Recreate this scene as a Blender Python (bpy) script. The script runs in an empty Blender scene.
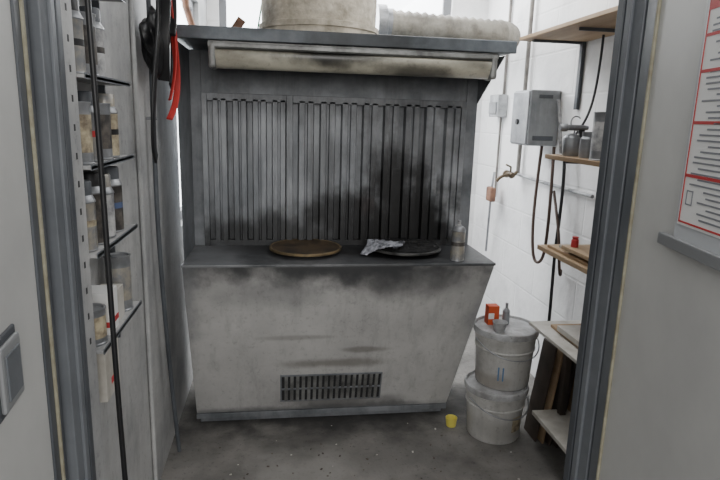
import bpy, bmesh, math, random
from mathutils import Vector, Matrix, noise
random.seed(7)
S=bpy.context.scene
COL=S.collection
# ------------------------------------------------------------------ materials
def lin(c):
    return tuple(((x/255)/12.92 if x/255<=.04045 else ((x/255+.055)/1.055)**2.4) for x in c)
def mat(name,rgb,rough=.6,metal=0,rgb2=None,nscale=6,lo=.4,hi=.65,bump=0,bscale=60,blobs=(),emit=0,stretch=(1,1,1),courses=False,specks=0,streaks=0,bs=1.0):
    m=bpy.data.materials.new(name);m.use_nodes=True
    N=m.node_tree.nodes;L=m.node_tree.links
    b=N['Principled BSDF'];b.inputs['Roughness'].default_value=rough;b.inputs['Metallic'].default_value=metal
    c=lin(rgb);b.inputs['Base Color'].default_value=(*c,1)
    tc=N.new('ShaderNodeTexCoord');mp=N.new('ShaderNodeMapping');mp.inputs['Scale'].default_value=stretch
    L.new(tc.outputs['Object'],mp.inputs['Vector'])
    out=None
    if rgb2 is not None:
        n=N.new('ShaderNodeTexNoise');n.inputs['Scale'].default_value=nscale;n.inputs['Detail'].default_value=7;n.inputs['Roughness'].default_value=.62
        L.new(mp.outputs[0],n.inputs['Vector'])
        r=N.new('ShaderNodeMapRange');r.inputs['From Min'].default_value=lo;r.inputs['From Max'].default_value=hi
        L.new(n.outputs['Fac'],r.inputs['Value'])
        x=N.new('ShaderNodeMix');x.data_type='RGBA';x.inputs['A'].default_value=(*c,1);x.inputs['B'].default_value=(*lin(rgb2),1)
        L.new(r.outputs[0],x.inputs['Factor']);out=x.outputs['Result']
    def grime(scale,vec,a0,a1,amt,out):
        n=N.new('ShaderNodeTexNoise');n.inputs['Scale'].default_value=scale;n.inputs['Detail'].default_value=5;n.inputs['Roughness'].default_value=.75
        L.new(vec,n.inputs['Vector'])
        r=N.new('ShaderNodeMapRange');r.inputs['From Min'].default_value=a0;r.inputs['From Max'].default_value=a1;r.inputs['To Max'].default_value=amt
        L.new(n.outputs['Fac'],r.inputs['Value'])
        x=N.new('ShaderNodeMix');x.data_type='RGBA';x.inputs['B'].default_value=(.03,.03,.03,1)
        if out is None: x.inputs['A'].default_value=(*c,1)
        else: L.new(out,x.inputs['A'])
        L.new(r.outputs[0],x.inputs['Factor']);return x.outputs['Result']
    if specks: out=grime(45,tc.outputs['Object'],.56,.66,specks,out)
    if streaks:
        m2=N.new('ShaderNodeMapping');m2.inputs['Scale'].default_value=(14,14,1.1);L.new(tc.outputs['Object'],m2.inputs['Vector'])
        out=grime(1.0,m2.outputs[0],.50,.72,streaks,out)
    if blobs:
        n2=N.new('ShaderNodeTexNoise');n2.inputs['Scale'].default_value=6;n2.inputs['Detail'].default_value=8;n2.inputs['Roughness'].default_value=.6
        L.new(tc.outputs['Object'],n2.inputs['Vector'])
    for cen,sc,st,col in blobs:
        s=N.new('ShaderNodeVectorMath');s.operation='SUBTRACT';L.new(tc.outputs['Object'],s.inputs[0]);s.inputs[1].default_value=cen
        d=N.new('ShaderNodeVectorMath');d.operation='DIVIDE';L.new(s.outputs[0],d.inputs[0]);d.inputs[1].default_value=[q*bs for q in sc]
        l=N.new('ShaderNodeVectorMath');l.operation='LENGTH';L.new(d.outputs[0],l.inputs[0])
        a=N.new('ShaderNodeMath');a.operation='MULTIPLY_ADD';L.new(n2.outputs['Fac'],a.inputs[0]);a.inputs[1].default_value=1.5;L.new(l.outputs['Value'],a.inputs[2])
        r=N.new('ShaderNodeMapRange');r.interpolation_type='SMOOTHSTEP';r.inputs['From Min'].default_value=1.05;r.inputs['From Max'].default_value=1.9
        r.inputs['To Min'].default_value=st;r.inputs['To Max'].default_value=0
        L.new(a.outputs[0],r.inputs['Value'])
        x=N.new('ShaderNodeMix');x.data_type='RGBA'
        if out is None: x.inputs['A'].default_value=(*c,1)
        else: L.new(out,x.inputs['A'])
        x.inputs['B'].default_value=(*lin(col),1);L.new(r.outputs[0],x.inputs['Factor']);out=x.outputs['Result']
    if out is not None: L.new(out,b.inputs['Base Color'])
    nrm=None
    if courses:
        sp=N.new('ShaderNodeSeparateXYZ');L.new(tc.outputs['Object'],sp.inputs[0])
        ad=N.new('ShaderNodeMath');ad.operation='ADD';L.new(sp.outputs[0],ad.inputs[0]);L.new(sp.outputs[1],ad.inputs[1])
        cb=N.new('ShaderNodeCombineXYZ');L.new(ad.outputs[0],cb.inputs[0]);L.new(sp.outputs[2],cb.inputs[1])
        bt=N.new('ShaderNodeTexBrick');L.new(cb.outputs[0],bt.inputs['Vector']);bt.inputs['Scale'].default_value=1
        bt.inputs['Brick Width'].default_value=.5;bt.inputs['Row Height'].default_value=.24;bt.inputs['Mortar Size'].default_value=.008;bt.inputs['Mortar Smooth'].default_value=.6
        bp=N.new('ShaderNodeBump');bp.inputs['Strength'].default_value=.35;bp.inputs['Distance'].default_value=.01;bp.invert=True
        L.new(bt.outputs['Fac'],bp.inputs['Height']);nrm=bp.outputs[0]
    if bump:
        n=N.new('ShaderNodeTexNoise');n.inputs['Scale'].default_value=bscale;n.inputs['Detail'].default_value=4
        L.new(mp.outputs[0],n.inputs['Vector'])
        bp=N.new('ShaderNodeBump');bp.inputs['Strength'].default_value=bump;bp.inputs['Distance'].default_value=.01
        if nrm is not None: L.new(nrm,bp.inputs['Normal'])
        L.new(n.outputs['Fac'],bp.inputs['Height']);nrm=bp.outputs[0]
    if nrm is not None: L.new(nrm,b.inputs['Normal'])
    if emit:
        b.inputs['Emission Color'].default_value=(*c,1);b.inputs['Emission Strength'].default_value=emit
    return m
# ------------------------------------------------------------------ mesh helpers
def empty(name):
    e=bpy.data.objects.new(name,None);e.empty_display_size=.05;COL.objects.link(e);return e
def addobj(name,me,mats,parent=None):
    o=bpy.data.objects.new(name,me);COL.objects.link(o)
    for m in (mats if isinstance(mats,(list,tuple)) else [mats]): me.materials.append(m)
    if parent: o.parent=parent
    return o
def fin(bm,name,mats,parent=None,smooth=False,bevel=0,seg=2):
    bmesh.ops.recalc_face_normals(bm,faces=bm.faces)
    me=bpy.data.meshes.new(name);bm.to_mesh(me);bm.free()
    o=addobj(name,me,mats,parent)
    if smooth:
        for p in me.polygons:p.use_smooth=True
        me.set_sharp_from_angle(angle=math.radians(35))
    if bevel:
        b=o.modifiers.new('bevel','BEVEL');b.width=bevel;b.segments=seg;b.limit_method='ANGLE'
    return o
def bbox(bm,lo,hi,mi=0,M=None):
    vs=[Vector((x,y,z)) for x in (lo[0],hi[0]) for y in (lo[1],hi[1]) for z in (lo[2],hi[2])]
    if M: vs=[M@v for v in vs]
    v=[bm.verts.new(p) for p in vs]
    for f in ((0,1,3,2),(4,6,7,5),(0,4,5,1),(2,3,7,6),(0,2,6,4),(1,5,7,3)):
        bm.faces.new([v[i] for i in f]).material_index=mi
def box(name,lo,hi,m,parent=None,bevel=.002,M=None):
    bm=bmesh.new();bbox(bm,lo,hi,0,M);return fin(bm,name,m,parent,bevel=bevel)
def boxes(name,lst,m,parent=None,bevel=.002):
    bm=bmesh.new()
    for q in lst:
        bbox(bm,q[0],q[1],q[2] if len(q)>2 else 0,q[3] if len(q)>3 else None)
    return fin(bm,name,m,parent,bevel=bevel)
def prism(name,poly,m,parent=None,bevel=.0015):
    bm=bmesh.new();a=[bm.verts.new(p) for p in poly[0]];b=[bm.verts.new(p) for p in poly[1]]
    bm.faces.new(a);bm.faces.new(b[::-1]);n=len(a)
    for i in range(n): bm.faces.new([a[i],b[i],b[(i+1)%n],a[(i+1)%n]])
    return fin(bm,name,m,parent,bevel=bevel)
def lathe(name,prof,loc,m,parent=None,axis='Z',seg=40,rot=None,wob=0,mis=None):
    bm=bmesh.new();rings=[]
    M={'Z':Matrix.Identity(3),'X':Matrix.Rotation(math.radians(90),3,'Y'),'Y':Matrix.Rotation(math.radians(-90),3,'X')}[axis]
    if rot: M=rot
    for r,z in prof:
        if r<1e-5: rings.append([bm.verts.new(M@Vector((0,0,z))+Vector(loc))])
        else: rings.append([bm.verts.new(M@Vector((r*math.cos(2*math.pi*k/seg)*(1+wob*random.uniform(-1,1)),r*math.sin(2*math.pi*k/seg),z))+Vector(loc)) for k in range(seg)])
    for i in range(len(rings)-1):
        A,B=rings[i],rings[i+1];mi=mis[i] if mis else 0
        for k in range(seg):
            k2=(k+1)%seg
            if len(A)==1 and len(B)==1: continue
            if len(A)==1: f=bm.faces.new([A[0],B[k],B[k2]])
            elif len(B)==1: f=bm.faces.new([A[k],B[0],A[k2]])
            else: f=bm.faces.new([A[k],B[k],B[k2],A[k2]])
            f.material_index=mi
    return fin(bm,name,m,parent,smooth=True)
def tube(name,pts,r,m,parent=None,smooth=True,flat=None):
    c=bpy.data.curves.new(name,'CURVE');c.dimensions='3D';c.bevel_resolution=4;c.resolution_u=8
    s=c.splines.new('NURBS' if smooth else 'POLY');s.points.add(len(pts)-1)
    for p,q in zip(s.points,pts): p.co=(*q,1)
    if smooth: s.order_u=4;s.use_endpoint_u=True
    if flat: c.extrude=flat;c.bevel_depth=r
    else: c.bevel_depth=r
    c.use_fill_caps=True
    t=bpy.data.objects.new('tmp',c);COL.objects.link(t)
    bpy.context.view_layer.update()
    me=bpy.data.meshes.new_from_object(t.evaluated_get(bpy.context.evaluated_depsgraph_get()))
    bpy.data.objects.remove(t);bpy.data.curves.remove(c)
    me.name=name;me.materials.clear();o=addobj(name,me,m,parent)
    for p in me.polygons:p.use_smooth=True
    return o
# ------------------------------------------------------------------ palette
m_wallwhite=mat('white_painted_masonry',(228,228,228),.8,rgb2=(196,196,197),nscale=3,lo=.5,hi=.8,bump=.25,bscale=25,courses=True)
m_wallgrey=mat('painted_sheet_wall',(186,186,185),.7,rgb2=(146,147,148),nscale=2.5,bump=.08,specks=.25,streaks=.2)
m_panel=mat('light_panel',(202,202,199),.55,rgb2=(186,186,184),nscale=1.5)
m_jamb=mat('steel_jamb',(114,118,123),.5,rgb2=(94,98,103),nscale=4,metal=.1)
m_jambd=mat('dark_jamb',(84,88,93),.5,rgb2=(68,71,76),nscale=5)
m_foam=mat('foam_seal',(164,160,140),.8,rgb2=(140,134,114),nscale=25,bump=.4)
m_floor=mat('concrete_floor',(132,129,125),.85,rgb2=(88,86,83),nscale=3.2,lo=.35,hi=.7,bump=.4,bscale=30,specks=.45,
   blobs=[((.3,2.80,0),(1.3,.36,.5),.85,(40,40,41)),((.1,2.2,0),(.40,.25,.5),.35,(172,170,166)),((.55,2.35,0),(.32,.18,.5),.4,(70,69,68))])  # first blob paints the shade under the booth into the floor colour
m_ceil=mat('ceiling_white',(215,215,213),.8)
soot_and_shade=[((.3,2.84,1.66),(1.1,.5,.16),.6,(40,41,44)),((.64,2.84,1.36),(.30,.3,.26),.55,(44,45,48)),((.22,2.84,1.3),(.12,.4,.34),.45,(50,52,55)),((.15,2.84,.90),(.75,.6,.20),.9,(22,23,24)),((.44,2.84,1.09),(.05,.6,.05),.5,(104,62,55)),((.62,2.84,.97),(.36,.6,.30),.98,(6,6,7)),((.57,2.84,1.18),(.11,.6,.26),.93,(9,9,10)),((.72,2.84,1.14),(.06,.6,.22),.8,(12,12,13)),((.30,2.84,1.0),(.13,.6,.18),.7,(18,18,20))]  # first blob paints hood shade on the upper slats; others soot and stains
m_back=mat('sooty_shaded_slat_steel',(164,167,171),.5,rgb2=(106,110,115),nscale=4,stretch=(1,1,.35),blobs=soot_and_shade,metal=.1,bump=.05,streaks=.6,bs=1.22)
m_frame=mat('booth_grey_steel',(126,129,133),.55,rgb2=(88,92,96),nscale=5,streaks=.4,bs=1.2,blobs=[((.3,2.8,1.75),(1.0,.6,.11),.6,(38,39,42)),((.68,2.84,.93),(.25,.6,.14),.8,(16,16,17))],metal=.1)  # first blob paints shade below the hood into the steel colour
m_top=mat('booth_counter_steel',(108,109,111),.5,rgb2=(64,66,69),nscale=6,specks=.4,bs=1.15,blobs=[((-.3,2.6,.89),(.15,.3,.3),.5,(140,142,145)),((.1,2.75,.89),(.34,.14,.3),.8,(24,24,25)),((.58,2.7,.89),(.34,.3,.3),.96,(10,10,11))],metal=.1)
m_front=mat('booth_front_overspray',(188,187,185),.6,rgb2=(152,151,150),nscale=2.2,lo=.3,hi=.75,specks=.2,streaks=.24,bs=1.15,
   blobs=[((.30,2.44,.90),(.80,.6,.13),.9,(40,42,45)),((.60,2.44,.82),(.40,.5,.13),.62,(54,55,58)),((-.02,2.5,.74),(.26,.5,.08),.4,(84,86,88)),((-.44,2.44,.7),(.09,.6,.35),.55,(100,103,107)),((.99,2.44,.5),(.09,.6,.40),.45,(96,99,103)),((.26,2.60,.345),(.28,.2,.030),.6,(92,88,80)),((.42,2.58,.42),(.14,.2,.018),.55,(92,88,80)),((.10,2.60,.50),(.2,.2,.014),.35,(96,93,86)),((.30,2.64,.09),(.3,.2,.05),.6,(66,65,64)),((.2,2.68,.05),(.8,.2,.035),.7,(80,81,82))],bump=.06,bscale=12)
m_dark=mat('dark_void',(44,44,46),.7)
m_hood=mat('hood_edge_steel',(106,112,118),.5,rgb2=(60,66,71),nscale=5,metal=.2,streaks=.25,blobs=[((.35,2.46,1.83),(.5,.3,.2),.7,(30,31,33))])
m_lamp=mat('lamp_diffuser_dirty',(188,184,168),.35,rgb2=(134,130,118),nscale=5,lo=.42,hi=.75,stretch=(1,1,3),specks=.3,blobs=[((.1,2.46,1.80),(.60,.3,.05),.65,(54,52,49)),((.20,2.46,1.785),(.26,.3,.075),.93,(14,14,14)),((.60,2.46,1.72),(.20,.3,.05),.8,(34,32,30)),((.85,2.46,1.79),(.10,.3,.05),.6,(50,48,44))])
m_lamph=mat('lamp_housing',(146,147,145),.45,rgb2=(78,78,77),nscale=6,metal=.3)
m_duct=mat('duct_plaster_canvas',(208,199,182),.85,rgb2=(152,144,128),nscale=14,bump=.9,bscale=30,lo=.4,hi=.7,blobs=[((-.06,2.62,1.95),(.07,.2,.10),.6,(96,92,86))])
m_flex=mat('flex_duct_cloth',(158,154,144),.5,rgb2=(108,104,96),nscale=9,metal=.2,bump=.5,bscale=18)
m_plateb=mat('turntable_rusty',(96,80,60),.5,rgb2=(46,40,34),nscale=9,metal=.3,specks=.5)
m_plater=mat('turntable_rim',(138,120,90),.4,rgb2=(84,76,62),nscale=14,metal=.4)
m_rimd=mat('turntable_rim_sooty',(96,96,94),.4,rgb2=(34,34,34),nscale=14,metal=.4)
m_black=mat('black_crust',(12,12,13),.8,rgb2=(30,30,31),nscale=20,bump=.8,bscale=30)
m_blackp=mat('black_plastic',(26,26,28),.45)
m_cloth=mat('dirty_rag',(160,162,170),.9,rgb2=(66,68,74),nscale=20,bump=.3)
m_wood=mat('shelf_wood',(180,154,122),.65,rgb2=(140,114,84),nscale=6,stretch=(1,.15,1),bump=.1,specks=.15)
m_woodd=mat('dark_board',(92,80,70),.7,rgb2=(54,48,44),nscale=6,stretch=(1,.3,.3))
m_white=mat('white_board',(210,207,200),.6,rgb2=(172,167,157),nscale=5)
m_bucket=mat('bucket_plastic',(196,195,192),.45,rgb2=(160,158,154),nscale=5,lo=.5,hi=.7,bump=.1,specks=.25,streaks=.2,blobs=[((1.0,2.40,.30),(.12,.3,.05),.5,(124,110,94)),((1.05,2.35,.08),(.2,.3,.07),.4,(120,116,110))])
m_lid=mat('bucket_lid',(186,187,189),.45,rgb2=(132,131,130),nscale=8,specks=.35)
m_steel=mat('galvanised_steel',(160,162,165),.4,metal=.5,rgb2=(124,126,129),nscale=8)
m_boxg=mat('control_box_grey',(148,151,153),.45,rgb2=(118,121,124),nscale=5,streaks=.25)
m_brass=mat('brass_tap',(96,84,68),.4,metal=.6)
m_pipe=mat('painted_pipe',(176,178,180),.6,rgb2=(130,132,134),nscale=12)
m_pipeg=mat('grey_pipe',(120,116,110),.6,rgb2=(90,86,82),nscale=12)
m_brown=mat('brown_hose',(70,52,42),.6)
m_red=mat('red_strap',(176,44,40),.6)
m_orange=mat('orange_carton',(206,84,44),.6)
m_yellow=mat('yellow_plastic',(222,210,100),.5)
m_paper=mat('paper_white',(230,230,228),.6)
m_redp=mat('print_red',(190,56,58),.6)
m_ink=mat('print_ink',(130,132,138),.6)
m_pen=mat('blue_marker',(96,130,170),.6)
m_blue=mat('label_blue',(76,92,128),.5)
m_labelw=mat('label_white',(188,188,187),.5,rgb2=(120,120,124),nscale=30)
m_labels=mat('label_silver',(130,132,135),.35,rgb2=(176,168,152),nscale=22,metal=.3)
m_labeld=mat('label_dark',(52,50,49),.5,rgb2=(100,94,88),nscale=30)
m_labelc=mat('label_cream',(190,178,150),.5,rgb2=(104,92,78),nscale=26)
m_clear=mat('clear_sleeve',(196,199,202),.25)
m_handle=mat('door_handle_grey',(150,152,154),.35,metal=.3)
m_winf=mat('window_frame_paint',(110,112,115),.5)
m_glass=mat('frosted_daylight_pane',(240,244,248),.4,emit=6)
m_rust=mat('rusty_pipe',(132,96,76),.7,rgb2=(96,72,60),nscale=14)
m_green=mat('green_wire',(50,110,80),.5)
# ------------------------------------------------------------------ room shell
XL,XR,YB,ZC=-.50,1.55,4.35,2.75
JL,JR,Y0,Y1=-.412,.722,1.13,1.20
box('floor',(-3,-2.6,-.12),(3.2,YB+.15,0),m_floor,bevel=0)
box('ceiling',(XL-.12,Y0,ZC),(XR+.12,YB+.12,ZC+.1),m_ceil,bevel=0)
box('wall_right',(XR,Y1,0),(XR+.12,YB+.12,ZC),m_wallwhite,bevel=0)
boxes('wall_left',[((XL-.12,Y1,0),(XL,2.98,ZC)),((XL-.12,3.9,0),(XL,YB+.12,ZC)),((XL-.12,2.98,0),(XL,3.9,.95)),((XL-.12,2.98,2.2),(XL,3.9,ZC))],m_wallgrey,bevel=0)
boxes('wall_back',[((XL,YB,0),(XR,YB+.12,1.85)),((XL,YB,2.6),(XR,YB+.12,ZC)),((XL,YB,1.85),(-.42,YB+.12,2.6)),((1.27,YB,1.85),(XR,YB+.12,2.6))],m_wallwhite,bevel=0)
boxes('wall_front',[((-3,Y0+.01,0),(JL-.045,Y1,ZC)),((JR+.045,Y0+.01,0),(3.2,Y1,ZC)),((JL-.045,Y0+.01,2.12),(JR+.045,Y1,ZC))],m_panel,bevel=0)
w=empty('window_1')
boxes('frame',[((-.42,YB+.03,1.85),(1.27,YB+.09,1.90)),((-.42,YB+.03,2.55),(1.27,YB+.09,2.6)),((-.42,YB+.03,1.9),(-.37,YB+.09,2.55)),((1.21,YB+.03,1.9),(1.27,YB+.09,2.55)),((.4,YB+.03,1.9),(.45,YB+.09,2.55))],m_winf,w)
box('pane',(-.40,YB+.055,1.88),(1.25,YB+.065,2.58),m_glass,w,bevel=0)
w=empty('added_gap_window')  # window added to brighten the gap left of the booth
boxes('frame',[((XL-.09,2.98,.95),(XL-.03,3.9,1.0)),((XL-.09,2.98,2.15),(XL-.03,3.9,2.2)),((XL-.09,2.98,1.0),(XL-.03,3.0,2.15)),((XL-.09,3.85,1.0),(XL-.03,3.9,2.15))],m_winf,w)
box('pane',(XL-.065,2.99,.97),(XL-.055,3.88,2.18),m_glass,w,bevel=0)
f=empty('door_frame')
boxes('jamb_left',[((JL-.045,Y0-.01,0),(JL,Y1,2.12)),((JL-.02,Y0+.025,0),(JL+.006,Y0+.045,2.12))],m_jamb,f)
boxes('jamb_right',[((JR,Y0-.01,0),(JR+.045,Y1,2.12)),((JR-.006,Y0+.025,0),(JR+.02,Y0+.045,2.12))],m_jamb,f)
box('jamb_head',(JL,Y0-.01,2.08),(JR,Y1,2.12),m_jamb,f)
boxes('edge_trim',[((JL-.004,Y1-.015,0),(JL+.005,Y1+.010,2.1)),((JR-.005,Y1-.015,0),(JR+.004,Y1+.010,2.1))],m_jambd,f)
MR=Matrix.Translation((JR+.004,Y0-.02,0))@Matrix.Rotation(math.radians(-11.3),4,'Z')
d=empty('door_1')
box('leaf',(0,-.95,.02),(.045,-.035,2.08),m_panel,d,M=MR)
box('edge_profile',(-.004,-.045,.02),(.05,0,2.08),m_jamb,d,M=MR)
box('foam_seal',(-.006,-.054,.02),(.0,-.046,2.08),m_foam,d,M=MR)
n=empty('safety_notice')
ny0,ny1=-.515,-.236
nz0,nz1=1.365,1.735
box('sleeve',(-.006,ny0,nz0-.03),(-.001,ny1,nz1),m_clear,n,M=MR,bevel=.0005)
box('holder_rail',(-.014,ny0-.02,nz0-.045),(-.0005,ny1+.04,nz0-.024),m_handle,n,M=MR)
box('sheet',(-.008,ny0+.01,nz0),(-.0062,ny1-.010,nz1-.008),m_paper,n,M=MR,bevel=0)
bm=bmesh.new()
x0,x1=-.0088,-.0081
bbox(bm,(x0,ny0+.012,nz0+.004),(x1,ny1-.014,nz0+.007),0,MR);bbox(bm,(x0,ny0+.012,nz1-.030),(x1,ny1-.014,nz1-.010),0,MR)
bbox(bm,(x0,ny1-.017,nz0+.004),(x1,ny1-.014,nz1-.010),0,MR)
for z in (1.445,1.53,1.61,1.665): bbox(bm,(x0,ny0+.03,z),(x1,ny1-.017,z+.005),0,MR)
fin(bm,'red_print',m_redp,n)
bm=bmesh.new();z=1.38
while z<1.695:
    bbox(bm,(x0,ny0+.03,z),(x1-.0001,ny1-.03-random.random()*.05-(.03 if z<1.43 else 0),z+.0028),0,MR);z+=.0088
for q in (((ny1-.048,1.40),(ny1-.028,1.402)),((ny1-.048,1.422),(ny1-.028,1.424)),((ny1-.048,1.40),(ny1-.046,1.424)),((ny1-.030,1.40),(ny1-.028,1.424))):
    bbox(bm,(x0,q[0][0],q[0][1]),(x1,q[1][0],q[1][1]),0,MR)
fin(bm,'text_lines',m_ink,n)
d=empty('door_2')
ML=Matrix.Translation((JL-.02,Y0-.02,0))@Matrix.Rotation(math.radians(6),4,'Z')
box('leaf',(-.045,-.95,.02),(0,-.075,2.08),m_panel,d,M=ML)
box('edge_profile',(-.05,-.075,.02),(.004,0,2.08),m_jambd,d,M=ML)
box('foam_seal',(.003,-.045,.02),(.009,-.035,2.08),m_foam,d,M=ML)
box('handle_plate',(0,-.31,1.08),(.006,-.215,1.20),m_jambd,d,bevel=.006,M=ML)
box('handle_face',(.005,-.303,1.09),(.014,-.222,1.19),m_handle,d,bevel=.008,M=ML)
box('handle_recess',(.013,-.292,1.105),(.0165,-.235,1.175),m_jamb,d,bevel=.003,M=ML)
# ------------------------------------------------------------------ spray booth
B=empty('spray_booth')
bx0,bx1,yf,yb,cz=-.413,.987,2.44,2.84,.888
yr=2.69;tz=.055
def fy(z): return yf+(cz-.012-z)*(yr-yf)/(cz-.012-tz)
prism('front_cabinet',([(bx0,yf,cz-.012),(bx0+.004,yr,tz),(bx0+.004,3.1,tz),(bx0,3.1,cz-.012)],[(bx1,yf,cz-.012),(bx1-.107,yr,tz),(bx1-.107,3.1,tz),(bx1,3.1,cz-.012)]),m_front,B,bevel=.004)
box('counter_top',(bx0-.003,yf-.006,cz-.012),(bx1+.003,yb,cz),m_top,B,bevel=.003)
box('plinth',(bx0+.02,yr+.015,0),(bx1-.13,3.08,tz),m_frame,B)
box('plinth_lip',(bx0+.004,yr-.012,.03),(bx1-.11,yr+.02,.056),m_frame,B)
bm=bmesh.new()
def slats(xa,xb,n):
    p=(xb-xa)/n;pts=[]
    for i in range(n):
        x=xa+i*p
        pts+=[(x,yb+.0),(x+p*.24,yb+.0),(x+p*.30,yb-.034),(x+p*.54,yb-.034),(x+p*.58,yb-.018),(x+p*.66,yb-.018),(x+p*.70,yb-.034),(x+p*.94,yb-.034)]
    pts.append((xb,yb))
    lo=[bm.verts.new((a,b,cz+.02)) for a,b in pts];hi=[bm.verts.new((a,b,1.595)) for a,b in pts]
    for i in range(len(pts)-1): bm.faces.new([lo[i],lo[i+1],hi[i+1],hi[i]])
slats(-.335,.035,4);slats(.065,.90,8)
fin(bm,'slatted_baffle',m_back,B)
boxes('baffle_frame',[((-.36,yb-.032,cz),(-.335,yb+.01,1.62)),((.035,yb-.034,cz),(.065,yb+.01,1.62)),((.90,yb-.032,cz),(.925,yb+.01,1.62)),((-.335,yb-.034,1.585),(.035,yb,1.62)),((.065,yb-.034,1.585),(.90,yb,1.62)),((-.335,yb-.03,cz),(.90,yb,cz+.03))],m_back,B)
box('rear_plenum',(bx0,yb+.005,cz-.012),(.978,3.1,1.81),m_frame,B)
box('header_sheet',(bx0,yb-.012,1.615),(.978,yb+.01,1.81),m_frame,B)
box('right_post',(.925,yb-.02,cz),(.982,yb+.01,1.81),m_frame,B)
box('left_post',(bx0-.002,yb-.02,cz),(-.36,yb+.01,1.81),m_frame,B)
prism('left_side_sheet',([(bx0,2.50,cz),(bx0,yb,cz),(bx0,yb,1.81),(bx0,2.47,1.81)],[(bx0+.004,2.50,cz),(bx0+.004,yb,cz),(bx0+.004,yb,1.81),(bx0+.004,2.47,1.81)]),m_frame,B)
prism('right_gusset',([(.978,yb,1.60),(.978,yb,1.81),(.978,2.50,1.81)],[(.984,yb,1.60),(.984,yb,1.81),(.984,2.50,1.81)]),m_frame,B)
box('hood_roof',(-.43,2.465,1.82),(1.012,3.12,1.862),m_hood,B,bevel=.004)
box('hood_lip',(-.433,2.455,1.815),(1.015,2.47,1.866),m_hood,B,bevel=.004)
M0=Matrix.Translation((0,fy(.195)-.001,.195))@Matrix.Rotation(math.atan2(yr-yf,cz-tz-.012),4,'X')
lst=[((0.005,-.006,-.085),(.515,.004,-.078),0,M0),((0.005,-.006,.080),(.515,.004,.087),0,M0),((.005,-.006,-.085),(.012,.004,.087),0,M0),((.508,-.006,-.085),(.515,.004,.087),0,M0),((.01,-.007,-.006),(.51,.003,.003),0,M0),((.01,-.002,-.08),(.51,.003,.082),1,M0)]
for i in range(17):
    x=.026+i*.0283
    lst.append(((x,-.007,-.08),(x+.016,.0,.082),2,M0))
boxes('intake_grille',lst,[m_frame,m_dark,m_lamph],B,bevel=.001)
Lp=empty('fluorescent_lamp')
boxes('housing',[((-.285,2.475,1.785),(.94,2.56,1.815)),((-.285,2.462,1.788),(.94,2.475,1.806))],m_lamph,Lp,bevel=.003)
prof=[];xa,xb=-.270,.925
for xx in (xa,xb):
    prof.append([(xx,2.515+.050*math.cos(t),1.772+(.064*math.sin(t) if math.sin(t)<0 else .015*math.sin(t))) for t in [2*math.pi*k/28 for k in range(28)]])
o=prism('diffuser',prof,m_lamp,Lp,bevel=.004)
for p in o.data.polygons:p.use_smooth=len(p.vertices)==4
for i,x in enumerate((-.284,.908)):
    box('end_cap_%d'%i,(x,2.460,1.705),(x+.030,2.57,1.81),m_lamph,Lp,bevel=.012)
D=empty('exhaust_duct')
lathe('riser',[(.270,1.862),(.270,1.9),(.262,1.905),(.265,2.1),(.262,2.3),(.265,ZC)],(.185,2.80,0),m_duct,D,seg=64,wob=.006)
lathe('seam_ring',[(.265,1.90),(.276,1.902),(.276,1.925),(.265,1.928)],(.185,2.80,0),m_duct,D,seg=64)
F=empty('flexible_duct')
path=[]
for k in range(0,27): path.append(Vector((.58+k*.0225,3.22,2.025-.0010*k)))
for k in range(1,14):
    a=k/13*math.pi/2;path.append(Vector((1.165+.14*math.sin(a),3.22+.14*(1-math.cos(a)),2.0)))
for k in range(1,33): path.append(Vector((1.305,3.36+k*.030,2.0)))
bm=bmesh.new();prev=None
for i,p in enumerate(path):
    t=(path[min(i+1,len(path)-1)]-path[max(i-1,0)]).normalized()
    a1=Vector((0,0,1));a2=t.cross(a1).normalized();a1=a2.cross(t)
    rr=.082 if i%2 else .071
    rr+=.004*noise.noise(Vector((i*.4,0,0)))
    ring=[bm.verts.new(p+a1*rr*math.cos(2*math.pi*k/32)+a2*rr*math.sin(2*math.pi*k/32)) for k in range(32)]
    if prev:
        for k in range(32): bm.faces.new([prev[k],ring[k],ring[(k+1)%32],prev[(k+1)%32]])
    prev=ring
o=fin(bm,'hose',m_flex,F)
for p in o.data.polygons:p.use_smooth=True
lathe('collar',[(.0,0),(.10,0),(.10,.05),(.082,.055),(.082,.08),(0,.08)],(.52,3.22,2.025),m_steel,F,axis='X',seg=36)
def turntable(x,y,r,top,rim,crust):
    t=empty('turntable_disc')
    lathe('spindle_base',[(0,0),(.09,0),(.09,.006),(.03,.010),(.03,.018),(0,.018)],(x,y,cz),m_frame,t)
    lathe('disc',[(0,.018),(r-.004,.018),(r,.021),(r,.029),(r-.004,.032),(r-.012,.030),(0,.030)],(x,y,cz),[rim,top],t,seg=64,mis=[0,0,0,0,0,1])
    if crust:
        bm=bmesh.new();bmesh.ops.create_grid(bm,x_segments=44,y_segments=44,size=r*.97)
        for v in list(bm.verts):
            q=math.hypot(v.co.x,v.co.y)
            if q>r*.97: bm.verts.remove(v);continue
            v.co.z=.0305+max(0,(noise.noise(v.co*28)+.35))*.020*(1-(q/(r*.985))**6)
            v.co+=Vector((x,y,cz))
        fin(bm,'paint_crust',m_black,t,smooth=True)
turntable(.125,2.665,.172,m_plateb,m_plater,False)
turntable(.61,2.675,.178,m_black,m_rimd,True)
bm=bmesh.new();bmesh.ops.create_grid(bm,x_segments=40,y_segments=30,size=1)
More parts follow.
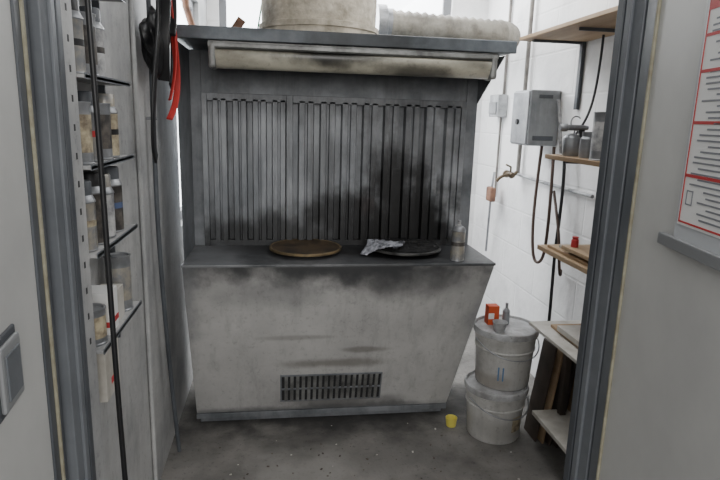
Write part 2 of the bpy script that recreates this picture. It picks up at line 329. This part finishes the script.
for v in bm.verts:
    a,b=v.co.x,v.co.y
    x=.490+a*.080+b*.03;y=2.60+b*.055-a*.035
    rr=math.hypot(x-.61,y-2.675)
    h=.050 if rr<.186 else max(.004,.050-(rr-.186)*1.1)
    z=cz+h+.016*abs(noise.noise(Vector((a*2.2,b*2.2,1))))+.010*(noise.noise(Vector((a*5,b*5,3)))+.4)
    v.co=(x+.018*noise.noise(Vector((b*3,a*3,0))),y+.018*noise.noise(Vector((b*3,a*3,7))),z)
o=fin(bm,'cleaning_rag',m_cloth,None,smooth=True);sm=o.modifiers.new('t','SOLIDIFY');sm.thickness=.002;sm.offset=1
def spray_can(x,y,z,lab,h=.19,r=.0325,cap=None,caph=True,band=None):
    c=empty('spray_can');b=h-.045
    p=[(0,0.001),(r-.004,.0),(r,.003),(r-.001,.006),(r-.001,b*.15),(r-.001,b*.5),(r-.001,b*.62),(r-.001,b-.006),(r+.001,b-.003),(r,b),(r*.82,b+.012),(r*.5,b+.018)]
    lathe('body',p+[(0,b+.018)],(x,y,z),[m_steel,lab,band or lab],c,seg=28,mis=[0,0,0,1,1,2,1,0,0,0,0,0])
    if caph: lathe('cap',[(r*.80,b+.004),(r*.80,h-.004),(r*.72,h),(0,h)],(x,y,z),cap or m_labelw,c,seg=28)
    else:
        lathe('valve',[(r*.35,b+.018),(r*.35,b+.024),(.008,b+.026),(.008,h),(0,h)],(x,y,z),m_labelw,c,seg=16)
def tin(x,y,z,lab,r=.04,h=.11):
    c=empty('paint_tin')
    lathe('body',[(0,0),(r,0),(r+.001,.004),(r-.001,.006),(r-.001,h*.2),(r-.001,h*.8),(r-.001,h-.006),(r+.001,h-.003),(r+.001,h),(r-.004,h),(r-.006,h-.005),(0,h-.005)],(x,y,z),[m_steel,lab],c,seg=28,mis=[0,0,0,0,1,0,0,0,0,0,0])
spray_can(.822,2.495,cz,m_labels,h=.19,cap=m_steel,caph=False,band=m_labeld)
# left shelving
pp=empty('perforated_upright')
boxes('sheet',[((XL+.001,1.212,0),(-.428,1.335,2.4))],m_wallgrey,pp)
bm=bmesh.new()
for k in range(22): bbox(bm,(-.4282,1.295,1.0+k*.06),(-.4272,1.303,1.014+k*.06))
fin(bm,'slots',m_dark,pp)
sh=empty('can_shelf')
sx0,sx1=XL+.001,-.412
SZ=[1.600,1.402,1.200,.965,1.82]
boxes('boards',[((sx0,1.34,z-.008),(sx1,1.72,z)) for z in SZ],m_wallgrey,sh,bevel=.001)
boxes('uprights',[((sx0,1.337,.85),(sx0+.02,1.345,2.0)),((sx0,1.715,.85),(sx0+.02,1.725,2.0))],m_jambd,sh,bevel=.001)
boxes('front_lips',[((sx1-.002,1.34,z-.010),(sx1,1.72,z+.003)) for z in SZ],m_jamb,sh,bevel=0)
labs=[m_labels,m_labeld,m_labelw,m_labeld,m_labelc,m_labels,m_labeld,m_labelc]
bands=[m_blackp,m_labelc,m_labeld,m_labelw,m_blue,m_redp,m_labelw]
ii=0
for k,z in enumerate(SZ[:3]):
    for j,y in enumerate((1.385,1.462,1.539,1.62)):
        l=labs[ii%8];bd=bands[ii%7];ii+=1
        if k==0 and j==3: continue
        if (k,j) in ((1,0),(1,2),(0,1)): tin(-.456,y,z,l,r=.036,h=.14)
        else: spray_can(-.456,y,z,l,h=.165+.012*((j+k)%2),cap=[m_blackp,m_labels,m_jambd][(j+k)%3],band=bd)
zz=.965
tin(-.456,1.395,zz,m_labelc,.036,.09)
c=empty('small_carton');boxes('carton',[((-.49,1.44,zz),(-.425,1.52,zz+.11)),((-.491,1.439,zz+.02),(-.424,1.521,zz+.035),1)],[m_paper,m_redp],c,bevel=.001)
c=empty('small_carton');boxes('carton',[((-.488,1.535,zz),(-.43,1.60,zz+.09))],[m_white],c,bevel=.001)
tin(-.455,1.65,zz,m_labels,.035,.16)
c=empty('glove_box');boxes('carton',[((-.497,1.40,.80),(-.43,1.52,.945)),((-.498,1.44,.83),(-.4295,1.48,.85),1)],[m_white,m_redp],c,bevel=.002)
c=empty('black_cable');tube('cable',[(-.372,1.25,2.06),(-.375,1.26,1.8),(-.372,1.27,1.5),(-.37,1.27,1.2),(-.365,1.26,.9),(-.36,1.27,.5),(-.36,1.28,.15),(-.36,1.33,.008),(-.34,1.5,.008)],.006,m_blackp,c)
c=empty('air_hose');tube('hose',[(-.47,2.30,2.2),(-.47,2.30,1.7),(-.475,2.28,1.2),(-.47,2.33,.7),(-.46,2.38,.3),(-.45,2.42,.02)],.009,m_jambd,c)
tube('clip',[(-.499,2.30,1.5),(-.46,2.30,1.5)],.006,m_steel,c)
c=empty('electric_conduit');tube('conduit',[(-.49,2.12,2.3),(-.49,2.12,.0)],.008,m_wallgrey,c,smooth=False)
r_=empty('respirator_harness')
bm=bmesh.new();bmesh.ops.create_icosphere(bm,subdivisions=4,radius=1)
for v in bm.verts:
    q=v.co.copy();nn=noise.noise(q*1.8)*.35
    v.co=Vector((-.44,2.26,1.77))+Vector((q.x*.045,q.y*.12*(1+.35*q.z),q.z*.11))*(1+nn)
fin(bm,'pouch',m_blackp,r_,smooth=True)
tube('strap_red',[(-.41,2.36,2.15),(-.40,2.36,1.95),(-.395,2.33,1.85),(-.39,2.36,1.72),(-.395,2.41,1.62),(-.40,2.35,1.54),(-.41,2.28,1.50)],.004,m_red,r_,flat=.008)
tube('strap_red_b',[(-.41,2.30,2.15),(-.39,2.28,1.9),(-.385,2.33,1.80),(-.385,2.31,1.66),(-.40,2.25,1.57)],.003,m_red,r_,flat=.005)
tube('strap_black',[(-.42,2.20,2.15),(-.42,2.22,1.9),(-.41,2.14,1.8),(-.42,2.10,1.66),(-.43,2.08,1.5),(-.44,2.12,1.38),(-.44,2.16,1.36)],.005,m_blackp,r_,flat=.014)
tube('strap_black_b',[(-.42,2.36,2.15),(-.41,2.42,1.95),(-.41,2.42,1.78),(-.41,2.40,1.66),(-.41,2.34,1.62)],.005,m_blackp,r_,flat=.012)
tube('strap_black_c',[(-.42,2.32,2.15),(-.40,2.32,2.0),(-.40,2.34,1.88),(-.40,2.26,1.80)],.006,m_blackp,r_,flat=.022)
tube('strap_black_d',[(-.42,2.27,2.15),(-.40,2.27,2.0),(-.40,2.20,1.86),(-.41,2.20,1.74),(-.42,2.26,1.64)],.006,m_blackp,r_,flat=.016)
box('wall_hook',(-.499,2.17,2.14),(-.40,2.42,2.16),m_steel,r_)
c=empty('overhead_pipe');tube('pipe',[(-.47,3.1,2.35),(-.465,3.15,2.05),(-.39,3.15,1.80)],.018,m_rust,c,smooth=False)
c=empty('green_wire');tube('wire',[(.0,3.2,2.6),(-.06,3.16,2.2),(-.12,3.16,1.95),(-.16,3.13,1.6)],.004,m_green,c)
M=Matrix.Translation((-.25,2.95,1.865))@Matrix.Rotation(math.radians(35),4,'Y')
box('wooden_stick',(-.02,-.01,.014),(.02,.01,.13),m_rust,None,M=M)
# ------------------------------------------------------------------ buckets
def bucket(x,y,z,h,r,rot,patch,pm):
    b=empty('plastic_bucket')
    p=[(0,0),(r*.84,0),(r*.86,.006),(r*.925,h*.62),(r*.965,h*.64),(r*.965,h*.655),(r*.94,h*.67),(r*.965,h-.045),(r*1.0,h-.042),(r*1.0,h-.036),(r*.97,h-.03)]
    lathe('pail',p,(x,y,z),m_bucket,b,seg=56)
    lathe('lid',[(r*.97,h-.034),(r*1.03,h-.030),(r*1.04,h-.012),(r*1.02,h-.002),(r*.98,h),(r*.95,h-.012),(r*.5,h-.010),(0,h-.010)],(x,y,z),m_lid,b,seg=56)
    pts=[]
    for k in range(13):
        t=math.radians(rot-90+180*k/12);pts.append((x+math.cos(t)*(r+.012),y+math.sin(t)*(r+.012),z+h-.05-.075*math.sin(math.pi*k/12)))
    tube('wire_handle',pts,.003,m_steel,b)
    bm=bmesh.new()
    for (t0,t1,z0,z1) in patch:
        for k in range(6):
            ta,tb=[math.radians(t0+(t1-t0)*q/6) for q in (k,k+1)]
            f=lambda zz:r*(.86+.065*zz/(h*.62))+.0012
            vs=[(x+math.cos(a)*f(zz),y+math.sin(a)*f(zz),z+zz) for a,zz in ((ta,z0),(tb,z0),(tb,z1),(ta,z1))]
            bm.faces.new([bm.verts.new(v) for v in vs])
    fin(bm,'label',pm,b)
bucket(1.065,2.49,0,.270,.150,-70,[(-72,-45,.06,.14)],m_labelc)
bucket(1.105,2.525,.263,.290,.152,-80,[(-122,-119,.05,.12),(-113,-110,.05,.12)],m_pen)
zt=.263+.290-.010
c=empty('orange_carton');boxes('carton',[((1.02,2.55,zt),(1.075,2.60,zt+.095)),((1.02,2.549,zt+.03),(1.05,2.551,zt+.06),1)],[m_orange,m_paper],c)
lathe('small_bottle',[(0,0),(.016,0),(.018,.01),(.018,.07),(.007,.085),(.007,.11),(0,.11)],(1.115,2.56,zt),m_steel)
lathe('funnel_cup',[(0,0),(.022,0),(.036,.05),(.034,.05),(.021,.004),(0,.004)],(1.045,2.46,zt),m_lid)
lathe('yellow_cup',[(0,0),(.024,0),(.030,.045),(.028,.045),(.022,.004),(0,.004)],(.87,2.56,0),m_yellow,seg=28)
# ------------------------------------------------------------------ right shelving
Sx=1.228
sv=empty('storage_shelf')
def shelf(z,ya,yb_,m,t=.02,x=Sx): box('board_z%d'%int(z*100),(x,ya,z-t),(XR-.001,yb_,z),m,sv,bevel=.002)
shelf(1.955,1.35,2.95,m_wood,.018);shelf(1.385,1.35,2.54,m_wood,.02);shelf(.955,1.35,2.53,m_wood,.022);shelf(.575,1.35,2.48,m_wood,.02);shelf(.19,1.35,2.34,m_white,.02,1.19)
boxes('brackets',[((XR-.02,y,0.0),(XR-.001,y+.03,2.1)) for y in (1.5,2.05,2.42)]+[((Sx+.05,y+.01,z-.035),(XR-.02,y+.018,z-.02)) for y in (1.5,2.05,2.42) for z in (1.955,1.385,.955,.575)],m_jambd,sv)
boxes('top_bracket_far',[((XR-.02,2.86,1.6),(XR-.001,2.89,1.937)),((Sx+.04,2.865,1.925),(XR-.02,2.885,1.937))],m_jambd,sv)
box('end_post',(1.30,2.28,.19),(1.33,2.31,.555),m_woodd,sv)
c=empty('board_stack');boxes('boards',[((1.25,1.5,.956),(1.50,2.47,.970)),((1.27,1.5,.970),(1.52,2.40,.984),1),((1.24,1.55,.984),(1.48,2.32,1.0))],[m_wood,m_white],c)
c=empty('board_stack');boxes('boards',[((1.19,1.5,.576),(1.48,2.46,.592),1),((1.26,1.5,.592),(1.50,2.38,.606),0),((1.25,1.6,.606),(1.45,2.30,.63),1)],[m_wood,m_white],c)
for i,x in enumerate([1.235,1.262,1.289,1.316,1.343]):
    M=Matrix.Translation((x,2.50-.02*i,0.002))@Matrix.Rotation(math.radians(7),4,'Y')
    box('leaning_board',(0,-.13,0),(.010,0,.49+.01*(i%2)),[m_woodd,m_wood][i%3==1],None,M=M)
zs=1.385
tin(1.29,2.16,zs,m_labelw,.05,.19);tin(1.40,2.18,zs,m_labels,.055,.20)
lathe('glass_jar',[(0,0),(.03,0),(.032,.01),(.032,.08),(.024,.09),(.026,.11),(0,.11)],(1.30,2.30,zs),m_steel)
tin(1.42,2.36,zs,m_labeld,.045,.13)
def spray_gun(x,y,z):
    g=empty('spray_gun')
    lathe('cup',[(0,0),(.032,.0),(.036,.006),(.038,.075),(.030,.09),(.012,.10),(0,.10)],(x,y,z),m_steel,g,seg=28)
    lathe('barrel',[(0,-.06),(.012,-.06),(.018,-.05),(.018,-.03),(.013,-.025),(.013,.05),(.009,.07),(0,.07)],(x,y,z+.125),m_steel,g,axis='X',seg=24)
    M=Matrix.Translation((x+.035,y,z+.125))@Matrix.Rotation(math.radians(-18),4,'Y')
    box('grip',(-.012,-.010,-.095),(.014,.010,0),m_blackp,g,M=M,bevel=.004)
    tube('trigger',[(x+.012,y,z+.12),(x+.003,y,z+.095),(x+.012,y,z+.06)],.0035,m_steel,g)
    tube('hook',[(x-.01,y,z+.135),(x-.02,y,z+.17),(x+.01,y,z+.185),(x+.03,y,z+.165)],.003,m_steel,g)
spray_gun(1.29,2.42,zs)
c=empty('paint_gun_hose');tube('hose',[(1.33,2.47,zs+.04),(1.34,2.50,zs+.07),(1.38,2.56,zs+.10),(1.46,2.60,1.55),(1.50,2.62,1.72),(1.50,2.62,1.94)],.006,m_blackp,c)
c=empty('roller_handle');tube('rod',[(1.28,2.49,zs+.006),(1.27,2.50,zs+.14),(1.26,2.52,zs+.25)],.007,m_labelw,c)
lathe('red_cap_jar',[(0,0),(.016,0),(.016,.03),(.012,.035),(.014,.045),(0,.045)],(1.28,2.28,1.0),m_redp,seg=20)
# ------------------------------------------------------------------ right wall services
c=empty('control_box')
box('enclosure',(1.372,3.07,1.40),(XR-.001,3.30,1.705),m_boxg,c,bevel=.006)
box('door_face',(1.362,3.078,1.408),(1.374,3.292,1.697),m_steel,c,bevel=.004)
lathe('lock',[(0,-.008),(.016,-.008),(.016,.012),(0,.012)],(1.362,3.20,1.53),m_blackp,c,axis='X',seg=20)
boxes('side_plate',[((1.40,3.064,1.43),(1.52,3.072,1.455)),((1.42,3.066,1.66),(1.50,3.071,1.68))],m_jambd,c)
c=empty('water_pipe')
tube('riser',[(1.52,3.50,2.7),(1.52,3.50,1.26),(1.52,3.50,1.2)],.013,m_pipeg,c,smooth=False)
tube('branch',[(1.52,3.50,1.22),(1.50,3.50,1.20),(1.45,3.48,1.20)],.012,m_brass,c,smooth=False)
lathe('tap_body',[(0,-.05),(.016,-.05),(.022,-.03),(.016,-.01),(.016,.04),(.024,.045),(.024,.06),(0,.06)],(1.45,3.46,1.20),m_brass,c,axis='Y',seg=20)
tube('spout',[(1.45,3.43,1.20),(1.42,3.42,1.205),(1.37,3.42,1.20),(1.35,3.42,1.16)],.010,m_brass,c)
tube('tap_lever',[(1.45,3.45,1.21),(1.45,3.45,1.25),(1.41,3.43,1.265)],.006,m_brass,c,smooth=False)
tube('lower_run',[(1.52,3.50,1.20),(1.525,3.2,1.19),(1.525,2.6,1.18)],.010,m_pipe,c,smooth=False)
c=empty('electric_conduit');tube('conduit',[(1.535,3.88,2.7),(1.535,3.88,1.712)],.010,m_pipeg,c,smooth=False)
tube('conduit_low',[(1.535,3.90,1.558),(1.535,3.90,1.0)],.008,m_pipeg,c,smooth=False)
c=empty('socket_box');box('housing',(1.48,3.83,1.56),(XR-.001,4.0,1.71),m_pipe,c,bevel=.006);box('flap',(1.47,3.85,1.58),(1.482,3.98,1.66),m_steel,c,bevel=.004)
c=empty('hanging_hose')
tube('hose',[(1.50,3.0,1.40),(1.49,2.97,1.25),(1.46,2.90,1.10),(1.47,2.92,.9),(1.49,2.98,.75),(1.47,3.05,.72),(1.46,3.08,.85),(1.47,3.12,1.05),(1.50,3.15,1.40)],.009,m_brown,c)
tube('hose_b',[(1.50,2.88,1.40),(1.49,2.82,1.2),(1.48,2.84,.9),(1.47,2.80,.6),(1.5,2.85,.3),(1.50,2.9,.02)],.009,m_blackp,c)
tube('hose_c',[(1.50,2.95,1.16),(1.48,2.88,1.1),(1.46,2.76,.95),(1.46,2.74,.8),(1.50,2.78,.70),(1.53,2.84,.74)],.008,m_brown,c)
c=empty('spray_lance');tube('lance',[(1.50,3.85,1.18),(1.47,3.82,1.05),(1.49,3.86,.85),(1.50,3.9,.6)],.008,m_steel,c)
box('grip',(1.45,3.76,.98),(1.49,3.86,1.08),m_rust,c,bevel=.01)
# floor debris
bm=bmesh.new()
for i in range(60):
    x=random.uniform(-.35,1.1);y=random.uniform(2.05,2.62);s=random.uniform(.002,.006)
    if math.hypot(x-1.065,y-2.49)<.16: continue
    M=Matrix.Translation((x,y,.0))@Matrix.Rotation(random.uniform(0,3),4,'Z')
    bbox(bm,(-s,-s*.6,0),(s,s*.6,s*.5),random.choice([0,0,0,0,1]),M)
fin(bm,'floor_debris',[m_woodd,m_white])
# ------------------------------------------------------------------ lights
def area(name,loc,tgt,sx,sy,pw,col=(1,1,1)):
    l=bpy.data.lights.new(name,'AREA');l.shape='RECTANGLE';l.size=sx;l.size_y=sy;l.energy=pw;l.color=col
    o=bpy.data.objects.new(name,l);COL.objects.link(o);o.location=loc
    o.rotation_euler=(Vector(tgt)-Vector(loc)).to_track_quat('-Z','Y').to_euler();return o
area('hall_daylight',(.1,-2.4,2.3),(.3,2.6,.6),2.6,1.8,150,(1,.98,.95))
area('room_top_fill',(.95,2.1,2.7),(.95,2.3,0),1.0,1.2,15,(.98,.99,1))  # added overhead fill, no opening in the ceiling above it
area('rear_top_fill',(.5,3.6,2.7),(.6,3.4,0),1.6,.9,40,(.99,.99,1))  # added fill that brightens the ducts and rear walls from above
area('window_daylight',(.45,4.25,2.25),(1.3,2.4,1.0),1.5,.6,38,(.96,.98,1))
W=bpy.data.worlds.new('World');S.world=W;W.use_nodes=True
W.node_tree.nodes['Background'].inputs[0].default_value=(.95,.97,1,1);W.node_tree.nodes['Background'].inputs[1].default_value=.45
# ------------------------------------------------------------------ camera
pi,ro,ya=[math.radians(v) for v in (12.068,1.70,8.257)]
fw=Vector((math.sin(ya)*math.cos(pi),math.cos(ya)*math.cos(pi),-math.sin(pi)))
r=Vector((math.cos(ya),-math.sin(ya),0));u=r.cross(fw)
r2=r*math.cos(ro)+u*math.sin(ro);u2=-r*math.sin(ro)+u*math.cos(ro)
cd=bpy.data.cameras.new('camera');cd.sensor_width=36;cd.lens=570/720*36;cd.clip_start=.02
co=bpy.data.objects.new('camera',cd);COL.objects.link(co)
M=Matrix((r2,u2,-fw)).transposed().to_4x4();M.translation=(0,0,1.524);co.matrix_world=M
S.camera=co
